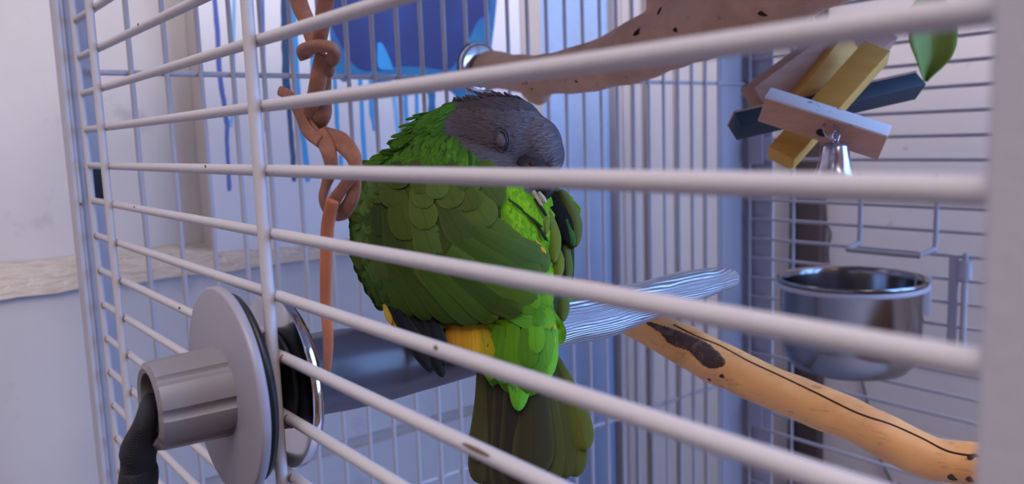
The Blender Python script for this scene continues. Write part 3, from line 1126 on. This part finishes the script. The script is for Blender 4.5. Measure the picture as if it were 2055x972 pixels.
bm_ = MB()
for e_ in ((922, 474, 16.1, 212, 206, 1.75, 12), (1035, 575, 15.9, 95, 160, 1.15, -4), (1052, 690, 15.4, 62, 125, 0.62, -4), (880, 570, 16.0, 110, 92, 1.25, 20),
           (1112, 500, 16.6, 40, 130, 1.0, -3), (1060, 430, 16.3, 62, 110, 1.2, -10), (900, 290, 16.35, 78, 74, 1.15, -20), (930, 262, 16.3, 66, 58, 0.95, 10),
           (996, 280, 16.0, 98, 86, 0.95, 10), (1066, 292, 15.95, 64, 62, 0.72, 20), (1094, 312, 15.95, 40, 45, 0.55, 0), (1030, 235, 16.05, 60, 38, 0.7, 15)):
    bm_.add(ell(*e_))
PV, PF = fuse('parrot', (bm_.v, bm_.f), 0.06, 6)


def cut(VF, tool):
    """body minus tool, so that the plumage folds round the perch without entering it"""
    ob = []
    for nm, (v, f) in (('a_raw', VF), ('b_raw', tool)):
        me = bpy.data.meshes.new(nm)
        me.from_pydata([tuple(q) for q in v], [], f)
        bm = bmesh.new()
        bm.from_mesh(me)
        bmesh.ops.recalc_face_normals(bm, faces=bm.faces[:])
        bm.to_mesh(me)
        bm.free()
        o = bpy.data.objects.new(nm, me)
        COL.objects.link(o)
        ob.append(o)
    d = ob[0].modifiers.new('d', 'BOOLEAN')
    d.operation = 'DIFFERENCE'
    d.object = ob[1]
    d.solver = 'EXACT'
    dg = bpy.context.evaluated_depsgraph_get()
    ev = ob[0].evaluated_get(dg).to_mesh()
    V = [v.co.copy() for v in ev.vertices]
    Fc = [tuple(p.vertices) for p in ev.polygons]
    ob[0].evaluated_get(dg).to_mesh_clear()
    for o in ob:
        me = o.data
        bpy.data.objects.remove(o)
        bpy.data.meshes.remove(me)
    return V, Fc


pr = []
for x, y, r in [(602, 758, 84), (680, 743, 82), (740, 734, 77), (810, 722, 71), (880, 708, 65), (1000, 678, 58), (1085, 656, 55), (1130, 640, 55), (1212, 628, 52), (1260, 615, 46)]:
    p = axx(x, y)
    pr.append((p.x, p.y, p.z, r * pix(p)[2] / F + 0.06))
PV, PF = cut((PV, PF), tube(catmull(pr, 4), 32))
PT = BVHTree.FromPolygons([tuple(p) for p in PV], PF)
p0 = at(960, 640, 16.3)
bird = thing('parrot', 'green parrot with grey head turned back asleep, perched on the thick grey perch', 'parrot', (p0.x, p0.y, AZ + .5))

GREY = s2l((94, 84, 88))
C_OL = s2l((80, 97, 34))
C_OD = s2l((60, 74, 26))
C_BR = s2l((118, 170, 14))
C_GR = s2l((78, 122, 34))
C_YE = s2l((204, 160, 30))


def mixc(a, b, t):
    return tuple(a[i] * (1 - t) + b[i] * t for i in range(3))


def jit(c, s=0.14):
    k = 1 + random.uniform(-s, s)
    return tuple(max(0, v * k * (1 + random.uniform(-s, s) * 0.3)) for v in c)


def in_head(x, y):
    # grey hood: right of the nape line and above the ruff line
    if y > 400:
        return False
    d1 = ((x - 1020) * 0.98 + (y - 285) * 0.18) / 120, ((y - 285) * 0.98 - (x - 1020) * 0.18) / 96
    return d1[0] ** 2 + d1[1] ** 2 < 1.12 and x > 903 + max(0, (y - 262)) * 1.18 and x > 903 + max(0, 240 - y) * .7


def zone(x, y):
    if in_head(x, y):
        return 'head'
    if y < 262 and x < 960:
        return 'nape'
    if y < 345 and x < 1000:
        return 'ruff'
    if 1084 + max(0, 470 - y) * -0.1 + max(0, y - 560) * 0.3 < x and 384 < y < 655:
        return 'far_wing'
    mant = 985 + max(0, y - 375) * 0.30
    if x > mant or (y > 640 and x > 965):
        return 'mantle' if y < 620 else 'rump'
    if y > 655 and x < 990:
        return 'thigh'
    return 'wing'


ZC = {'head': GREY, 'nape': s2l((74, 124, 40)), 'ruff': s2l((74, 116, 34)), 'mantle': C_BR, 'rump': C_BR, 'thigh': C_YE, 'far_wing': s2l((58, 64, 40)), 'wing': C_OL}
cols = []
for v_ in PV:
    x, y, D = pix(v_)
    cols.append(ZC[zone(x, y)])
mk('body', PV, PF, PLUME, bird, col=cols)


def flow(x, y):
    """direction the plumage lies, as an angle in the view (0 right, 90 down)"""
    z = zone(x, y)
    if z == 'head':
        return 182 + (y - 285) * -0.25 - max(0, x - 1040) * 0.25
    if z == 'nape':
        return 150
    if z == 'ruff':
        return 158 - max(0, x - 820) * 0.52
    if z == 'mantle':
        return 48 + (y - 375) * 0.13
    if z == 'rump':
        return 84 + (1050 - x) * 0.08
    if z == 'thigh':
        return 75
    return max(24, 92 - 0.14 * (x - 712) - 0.11 * (y - 380))


def surf(x, y, last=None):
    h, nn = hit(PT, x, y)
    if h is None or (last is not None and (h - last).length > 1.2):
        D = 16 if last is None else pix(last)[2]
        q = PT.find_nearest(at(x, y, D))
        g = at(x, y, pix(q[0])[2])
        return g, q[1]
    return h, nn


def blade(x0, y0, ang, L, wpx, lift=(0.012, 0.07), camber=0.05, rows=8, shape=0.62, tip=0.45, curl=0.0):
    """one feather lying on the body: grid of verts, faces, uv"""
    V, Fc, uv = [], [], []
    last = None
    a = math.radians(ang)
    x, y = x0, y0
    tp = 0
    for i in range(rows + 1):
        t = 1 - (1 - i / rows) ** 1.5
        dt_ = t - tp
        tp = t
        if i:
            a += math.radians(curl) * dt_
            x += math.cos(a) * L * dt_
            y += math.sin(a) * L * dt_
        dx, dy = -math.sin(a), math.cos(a)
        w = wpx * 0.5 * (0.45 + 0.55 * min(1, t / shape)) if t < shape else wpx * 0.5 * math.sqrt(max(0, 1 - ((t - shape) / (1.0001 - shape)) ** (2 / tip * 0.9)))
        w = max(w, 0.6)
        c, nn = surf(x, y, last)
        last = c
        for s in (-1, -0.5, 0, 0.5, 1):
            h, n2 = surf(x + dx * w * s, y + dy * w * s, c)
            if (h - c).length > w * 2.2 * pix(c)[2] / F + 0.06:
                h = c + (RIGHT * dx - UP * dy) * w * s * pix(c)[2] / F
            V.append(h * 0.6 + (c + (RIGHT * dx - UP * dy) * w * s * pix(c)[2] / F) * 0.4 + nn * (lift[0] + lift[1] * t + camber * (1 - s * s) * (0.5 + 0.5 * t)))
            uv.append((s, t))
    for i in range(rows):
        for j in range(4):
            q = i * 5 + j
            Fc.append((q, q + 5, q + 6, q + 1))
    return V, Fc, uv


def feather(name, parent, *a, colour=C_OL, **k):
    V, Fc, uv = blade(*a, **k)
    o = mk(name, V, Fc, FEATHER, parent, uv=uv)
    o.color = (*jit(colour), 1)
    return o


def plane_feather(name, parent, base, tip, wpx, colour, D0, D1, bow=0.0, shape=0.72, tipk=0.6, camber=0.07, rows=10, basew=0.35):
    """a free feather (tail, wing tip) from base to tip, at its own depths"""
    V, Fc, uv = [], [], []
    L = math.hypot(tip[0] - base[0], tip[1] - base[1])
    ex, ey = (tip[0] - base[0]) / L, (tip[1] - base[1]) / L
    for i in range(rows + 1):
        t = 1 - (1 - i / rows) ** 1.5
        b = bow * math.sin(math.pi * t)
        x, y = base[0] + ex * L * t - ey * b, base[1] + ey * L * t + ex * b
        w = wpx * 0.5 * (basew + (1 - basew) * min(1, t / shape)) if t < shape else wpx * 0.5 * math.sqrt(max(0, 1 - ((t - shape) / (1.0001 - shape)) ** (2 / tipk * 0.9)))
        w = max(w, 0.6)
        D = D0 + (D1 - D0) * t
        for s in (-1, -0.5, 0, 0.5, 1):
            V.append(at(x - ey * w * s, y + ex * w * s, D + camber * s * s))
            uv.append((s, t))
    for i in range(rows):
        for j in range(4):
            q = i * 5 + j
            Fc.append((q, q + 5, q + 6, q + 1))
    o = mk(name, V, Fc, FEATHER, parent, uv=uv)
    o.color = (*jit(colour, 0.08), 1)
    return o


# fine contour feathers all over: nobody could count them
def plumage(name, zones, count, Lr, wr, lift, spread=14, back=False):
    V, Fc, cc_ = [], [], []
    n = 0
    tries = 0
    while n < count and tries < count * 30:
        tries += 1
        x, y = random.uniform(690, 1170), random.uniform(185, 830)
        h, nn = hit(PT, x, y)
        if h is None:
            continue
        z = zone(x, y)
        if z not in zones or (z == 'thigh' and y > 680):
            continue
        L, w = random.uniform(*Lr), random.uniform(*wr)
        ang = flow(x, y) + random.uniform(-spread, spread)
        a, f_, u_ = blade(x, y, ang, L, w, lift=lift, camber=0.012, rows=4)
        c = ZC[z]
        if z == 'head':
            c = mixc(c, s2l((150, 138, 144)), max(0, min(1, (x - 1030) / 90)) * random.uniform(0, 0.55))
            if y < 225:
                c = mixc(c, s2l((66, 60, 66)), 0.5)
        if z == 'nape':
            c = mixc(c, s2l((40, 62, 26)), random.random() * 0.4)
        if z == 'ruff':
            c = mixc(c, random.choice([s2l((40, 58, 26)), s2l((84, 128, 32)), s2l((70, 108, 30))]), random.random() * .8)
        if z == 'mantle':
            c = mixc(c, random.choice([s2l((140, 176, 30)), s2l((70, 116, 22)), s2l((96, 150, 22))]), random.random() * .8)
        c = jit(c, 0.12)
        off = len(V)
        V += a
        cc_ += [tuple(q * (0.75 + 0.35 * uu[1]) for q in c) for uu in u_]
        Fc += [tuple(i + off for i in q) for q in f_]
        n += 1
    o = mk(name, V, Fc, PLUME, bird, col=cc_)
    o['kind'] = 'stuff'
    return o


plumage('head_plumage', ('head',), 1900, (16, 26), (3.5, 6), (0.0, 0.007), 9)
plumage('nape_plumage', ('nape',), 420, (24, 40), (4, 7), (0.0, 0.045), 14)
plumage('ruff_plumage', ('ruff',), 700, (30, 56), (7, 15), (0.0, 0.05), 13)
plumage('back_plumage', ('mantle',), 620, (36, 60), (14, 24), (0.0, 0.03), 9)

# left wing: a shell of its own with its coverts and flight feathers
wp_ = catmull([(735, 372), (800, 350), (900, 345), (985, 365), (1010, 430), (1030, 520), (1045, 600), (1000, 650), (930, 662), (850, 645), (790, 625), (748, 575), (722, 520), (716, 450)], 4)
wv_, wf_ = patch(PT, wp_, 9, 0.05)
wing = mk('wing', wv_, wf_, PLUME, bird, col=[C_OD] * len(wv_))
wing['label'] = 'olive green folded wing'
rows_ = []
# long secondaries and primaries first (lowest), then greater, median and lesser coverts above
sec = [(742, 505, 70, 128, 34), (756, 500, 64, 150, 40), (776, 505, 58, 158, 44), (798, 508, 52, 172, 48), (822, 512, 47, 186, 52), (848, 512, 42, 200, 56), (874, 510, 37, 206, 58),
       (902, 500, 33, 196, 60), (926, 484, 30, 170, 62), (948, 462, 32, 150, 64)]
for i, (x, y, a_, L_, w_) in enumerate(sec):
    g_ = mixc(C_OD, s2l((84, 112, 34)), 0.25 + 0.5 * ((i * 37) % 10) / 10)
    feather('wing_feather', wing, x, y, a_, L_, w_, lift=(0.05 + 0.004 * i, 0.03), camber=0.03, rows=12, shape=0.75, tip=0.62, colour=g_, curl=-6)
gy = 0
cov = []
y = 500
for r_i, (yy, dx_, L_, w_) in enumerate([(474, 58, 118, 72), (430, 54, 108, 70), (392, 48, 92, 62), (360, 42, 78, 52), (336, 34, 60, 42)]):
    x = 726 + (dx_ / 2 if r_i % 2 else 0) + (0 if yy > 380 else 14)
    while x < 985 + (yy - 375) * 0.22 - 4:
        sc_ = 0.5 + 0.5 * min(1, max(0, (x - 715) / 80))
        cov.append((x + random.uniform(-9, 9), yy + random.uniform(-11, 11) - (x - 850) * 0.03, L_ * sc_ * random.uniform(.9, 1.2), w_ * random.uniform(.92, 1.18) * (0.45 + 0.55 * sc_), r_i))
        x += dx_ * (0.62 + 0.38 * sc_) * (1 if sc_ > .8 else .8)
for x, yy, L_, w_, r_i in cov:
    g_ = mixc(C_OL, random.choice([s2l((58, 74, 34)), s2l((86, 108, 40)), s2l((80, 100, 46))]), random.random() * 0.8)
    feather('covert_feather', wing, x, yy - 4, flow(x, yy + 30) + random.uniform(-5, 5), L_, w_, lift=(0.055 + 0.004 * r_i, 0.02), camber=0.012, rows=8, shape=0.6, tip=0.8, colour=g_)
# small scale-like coverts down the wing's leading edge
for i in range(34):
    t = i / 33
    for q in (0, 1):
        yy = 360 + 230 * t + random.uniform(-4, 4)
        xe = 712 + 40 * (1 - min(1, (yy - 350) / 70)) ** 2 * 1.0 + max(0, yy - 500) ** 1.35 * 0.085
        x = xe + 8 + q * 20 + random.uniform(-3, 3)
        feather('lesser_covert', wing, x, yy - 10, flow(x, yy), 38, 22, lift=(0.08, 0.03), camber=0.02, rows=6, shape=0.55, tip=0.85,
                colour=mixc(s2l((62, 88, 34)), s2l((88, 118, 44)), random.random()))

# dark flight feathers showing below the wing, tips over the perch
for b, t, w_, c_, d0, d1 in (((783, 612), (845, 700), 34, (34, 38, 38), 15.3, 14.95), ((796, 622), (866, 748), 38, (30, 30, 36), 15.22, 14.78), ((826, 632), (874, 735), 38, (26, 27, 31), 15.26, 14.84),
                             ((850, 640), (889, 758), 42, (27, 27, 33), 15.2, 14.72), ((868, 640), (893, 735), 36, (30, 30, 36), 15.15, 14.8)):
    o = plane_feather('primary_feather', bird, b, t, w_, s2l(c_), d0 - 0.25, d1 - 0.2, shape=0.5, tipk=1.4, basew=0.6)
for b, t, w_, c_ in (((780, 612), (803, 668), 22, (206, 150, 40)), ((772, 610), (786, 650), 16, (210, 168, 70)), ((912, 640), (916, 712), 44, (196, 138, 40)), ((936, 640), (940, 712), 40, (200, 150, 36)),
                     ((964, 645), (976, 730), 52, (176, 160, 36)), ((926, 660), (948, 722), 18, (54, 56, 40)), ((950, 640), (957, 715), 36, (208, 160, 40))):
    plane_feather('thigh_feather', bird, b, t, w_, s2l(c_), 15.1, 14.95 if w_ != 20 else 14.85, shape=0.5, tipk=0.9, basew=0.7)

# tail
tail = mk('tail', *fuse('tailroot', ell(1040, 730, 15.55, 62, 60, 0.3), 0.08, 2), PLUME, bird)
a_ = tail.data.color_attributes.new('tint', 'FLOAT_COLOR', 'POINT')
for q in a_.data:
    q.color = (*s2l((80, 100, 36)), 1)
TL = [((968, 700), (958, 930), 50, (84, 80, 44), 15.42, -8), ((1092, 690), (1176, 905), 52, (110, 112, 44), 15.42, -10), ((976, 705), (964, 972), 60, (74, 68, 42), 15.38, -5),
      ((1090, 690), (1158, 958), 56, (96, 98, 42), 15.38, -10), ((990, 700), (992, 990), 66, (62, 56, 40), 15.34, -3), ((1085, 690), (1136, 962), 58, (88, 90, 40), 15.34, -9),
      ((1075, 690), (1108, 968), 66, (82, 84, 40), 15.29, -8), ((1010, 700), (1022, 1000), 78, (56, 50, 40), 15.26, -2), ((1058, 690), (1068, 958), 86, (66, 62, 40), 15.2, -8), ((1035, 690), (1042, 985), 84, (54, 48, 40), 15.22, -2)]
for i, (b, t, w_, c_, d_, bo) in enumerate(TL):
    plane_feather('tail_feather', tail, b, t, w_, s2l(tuple(q * 0.84 for q in c_)), d_ + 0.05, d_ - 0.5, bow=bo, shape=0.78, tipk=0.7, camber=0.06, rows=14, basew=0.45)
# bright rump and tail coverts
RC = []
for yy, L_, w_ in ((690, 96, 46), (655, 92, 44), (620, 84, 42), (590, 76, 38), (560, 66, 34)):
    x = 996 + (10 if int(yy) % 2 else 0) + (0 if yy > 640 else 16)
    while x < 1098:
        RC.append((x + random.uniform(-6, 6), yy + random.uniform(-8, 8), L_ * random.uniform(.85, 1.1), w_))
        x += w_ * 0.62
for x, yy, L_, w_ in RC:
    feather('rump_feather', bird, x, yy, flow(x, yy) + random.uniform(-7, 7), L_, w_, lift=(0.04 + (690 - yy) * 0.0003, 0.018), camber=0.012, rows=8, shape=0.6, tip=0.85,
            colour=mixc(s2l((98, 156, 26)), random.choice([s2l((84, 140, 44)), s2l((128, 172, 36)), s2l((70, 118, 30))]), random.random() * .8))
for b, t, w_, c_, d_ in (((1005, 690), (1012, 772), 46, (84, 140, 40), 15.1), ((1025, 690), (1035, 790), 44, (76, 136, 46), 15.08), ((1048, 695), (1040, 826), 48, (96, 166, 46), 15.02), ((1085, 690), (1076, 765), 46, (84, 130, 40), 15.05),
                         ((1104, 660), (1098, 762), 40, (104, 176, 50), 15.04), ((985, 690), (985, 765), 40, (92, 130, 36), 15.14), ((1062, 690), (1062, 770), 40, (64, 104, 34), 15.0)):
    plane_feather('tail_covert', bird, b, t, w_, s2l(c_), d_, d_ - 0.2, shape=0.5, tipk=1.1, basew=0.8)
plane_feather('thigh_feather', bird, (1106, 640), (1113, 692), 18, s2l((210, 176, 40)), 15.1, 15.0, shape=.5, tipk=.9, basew=.7)

# right wing, folded and seen edge-on at the right
rw = mk('wing', *fuse('rw', ell(1118, 490, 15.9, 30, 96, 0.45, -6), 0.07, 2), PLUME, bird)
rw['label'] = 'far wing seen edge-on with dark underside'
a_ = rw.data.color_attributes.new('tint', 'FLOAT_COLOR', 'POINT')
for q in a_.data:
    q.color = (*s2l((40, 44, 36)), 1)
for b, t, w_, c_, d0, d1, bo in (((1112, 386), (1150, 500), 66, (60, 62, 36), 15.45, 15.4, 10), ((1126, 384), (1157, 496), 30, (96, 108, 50), 15.38, 15.35, -10), ((1136, 440), (1152, 496), 22, (58, 104, 46), 15.33, 15.3, 0),
                                 ((1094, 392), (1140, 490), 56, (24, 24, 30), 15.36, 15.3, -6), ((1128, 470), (1134, 580), 30, (92, 106, 40), 15.4, 15.35, -4), ((1110, 440), (1132, 570), 30, (30, 32, 26), 15.36, 15.32, 0),
                                 ((1090, 466), (1122, 560), 36, (112, 128, 40), 15.2, 15.12, -6), ((1082, 404), (1112, 528), 38, (104, 124, 42), 15.14, 15.05, -8), ((1116, 560), (1128, 648), 34, (88, 104, 44), 15.4, 15.3, -4),
                                 ((1070, 398), (1096, 470), 26, (112, 130, 40), 15.02, 14.95, -4)):
    plane_feather('wing_feather', rw, b, t, w_, s2l(c_), d0, d1, bow=bo, shape=0.6, tipk=1.15, basew=0.6)
for b, t, w_, c_ in (((1066, 440), (1090, 484), 8, (36, 50, 20)), ((1046, 425), (1080, 458), 6, (44, 66, 20)), ((1070, 482), (1086, 508), 9, (214, 170, 30)), ((1018, 402), (1044, 426), 6, (50, 80, 20)), ((1068, 400), (1088, 436), 7, (34, 40, 22))):
    feather('back_feather', bird, b[0], b[1], math.degrees(math.atan2(t[1] - b[1], t[0] - b[0])), math.hypot(t[0] - b[0], t[1] - b[1]), w_, lift=(0.06, 0.05), camber=0.02, rows=5, colour=s2l(c_))

for b, t, w_ in (((1068, 384), (1088, 414), 16), (1076, 384) and ((1080, 386), (1096, 408), 12)):
    plane_feather('pale_tuft', bird, b, t, w_, s2l((186, 178, 152)), 14.95, 14.9, shape=.5, tipk=.9, basew=.7)
# face: closed eye, bare patch, cere and the beak tucked into the back feathers
h, nn = surf(1006, 281)
k = pix(h)[2] / F
eye = mk('closed_eye', *ellipsoid(h + nn * 0.0, RIGHT * 11 * k, UP * 16 * k, nn * 0.07, 20, 12), EYE, bird)
pts = [surf(x, y)[0] + nn * 0.055 for x, y in ((1003, 262), (1012, 268), (1016, 281), (1014, 294), (1007, 300))]
mk('eyelid_crease', *tube([(*p, 0.018) for p in catmull(pts, 4)], 8), BEAK, eye)
pts = [surf(x, y)[0] + surf(x, y)[1] * 0.012 for x, y in ((992, 270), (995, 259), (1004, 256), (1015, 262), (1021, 278), (1018, 296), (1010, 305), (1000, 303), (993, 292), (992, 270))]
mk('eye_ring', *tube([(*p, 0.016) for p in catmull(pts, 4)], 8), LID, bird)
for x, y, r in ((997, 250, 4), (993, 246, 3), (978, 233, 3), (1009, 259, 2)):
    h, nn = surf(x, y)
    mk('bare_spot', *ellipsoid(h + nn * 0.02, RIGHT * r * k, UP * r * k * .7, nn * 0.02, 10, 6), EYE, bird)
hb_ = [(1050, 326, 15.35, 20), (1072, 340, 15.2, 26), (1092, 360, 15.15, 24), (1098, 382, 15.2, 17), (1088, 402, 15.3, 8), (1082, 412, 15.35, 3)]
mk('beak', *tube(catmull([(*at(x, y, D), r * D / F) for x, y, D, r in hb_], 5), 18, flat=0.8), BEAK, bird)
for x, y in ((1066, 329), (1090, 334)):
    mk('nostril', *ellipsoid(at(x, y, 14.98 + (x - 1066) * .008), RIGHT * 6 * k, UP * 5 * k, FWD * 0.05, 10, 6), PIT if x == 1066 else EYE, bird)

# feet gripping the perch: two toes to this side, two to the far side
PR = 0.66


def ppt(x, th, r):
    """point about the perch axis at cage x; th 0 = top, positive towards the viewer"""
    q = axx(600, 752)
    c = axx(880 if x < 4 else 1060, 699 if x < 4 else 658)
    return (x, c.y - r * math.sin(th), c.z + r * math.cos(th))


for fx, rp in ((3.1, 0.67), (5.2, 0.60)):
    foot = mk('foot', *tube(catmull([(fx, AY + .1, ppt(fx, 0, rp)[2] + 0.9, 0.16), (fx, AY, ppt(fx, 0, rp)[2] + 0.4, 0.15), (fx, AY, ppt(fx, 0, rp)[2] + 0.2, 0.17), (fx, AY, ppt(fx, 0, rp)[2] + .14, 0.12)], 4), 12), TOE, bird)
    for sx, sg, ln in ((-0.16, 1, 1.55), (0.16, 1, 1.35), (-0.16, -1, 1.5), (0.17, -1, 1.4)):
        P_ = [(*ppt(fx + sx * (0.4 + 0.6 * min(1, t * 3)), sg * ln * t, rp + 0.13), 0.11 - 0.035 * t) for t in (0, .2, .4, .6, .8, 1)]
        toe = mk('toe', *tube(catmull(P_, 3), 10), TOE, foot)
        C_ = [(*ppt(fx + sx, sg * (ln + 0.3 * t), rp + 0.13 + 0.03 * math.sin(t * 3.1) - 0.03 * t), 0.055 * (1 - t) + 0.006) for t in (0, .33, .66, 1)]
        mk('claw', *tube(C_, 8), BEAK, foot)
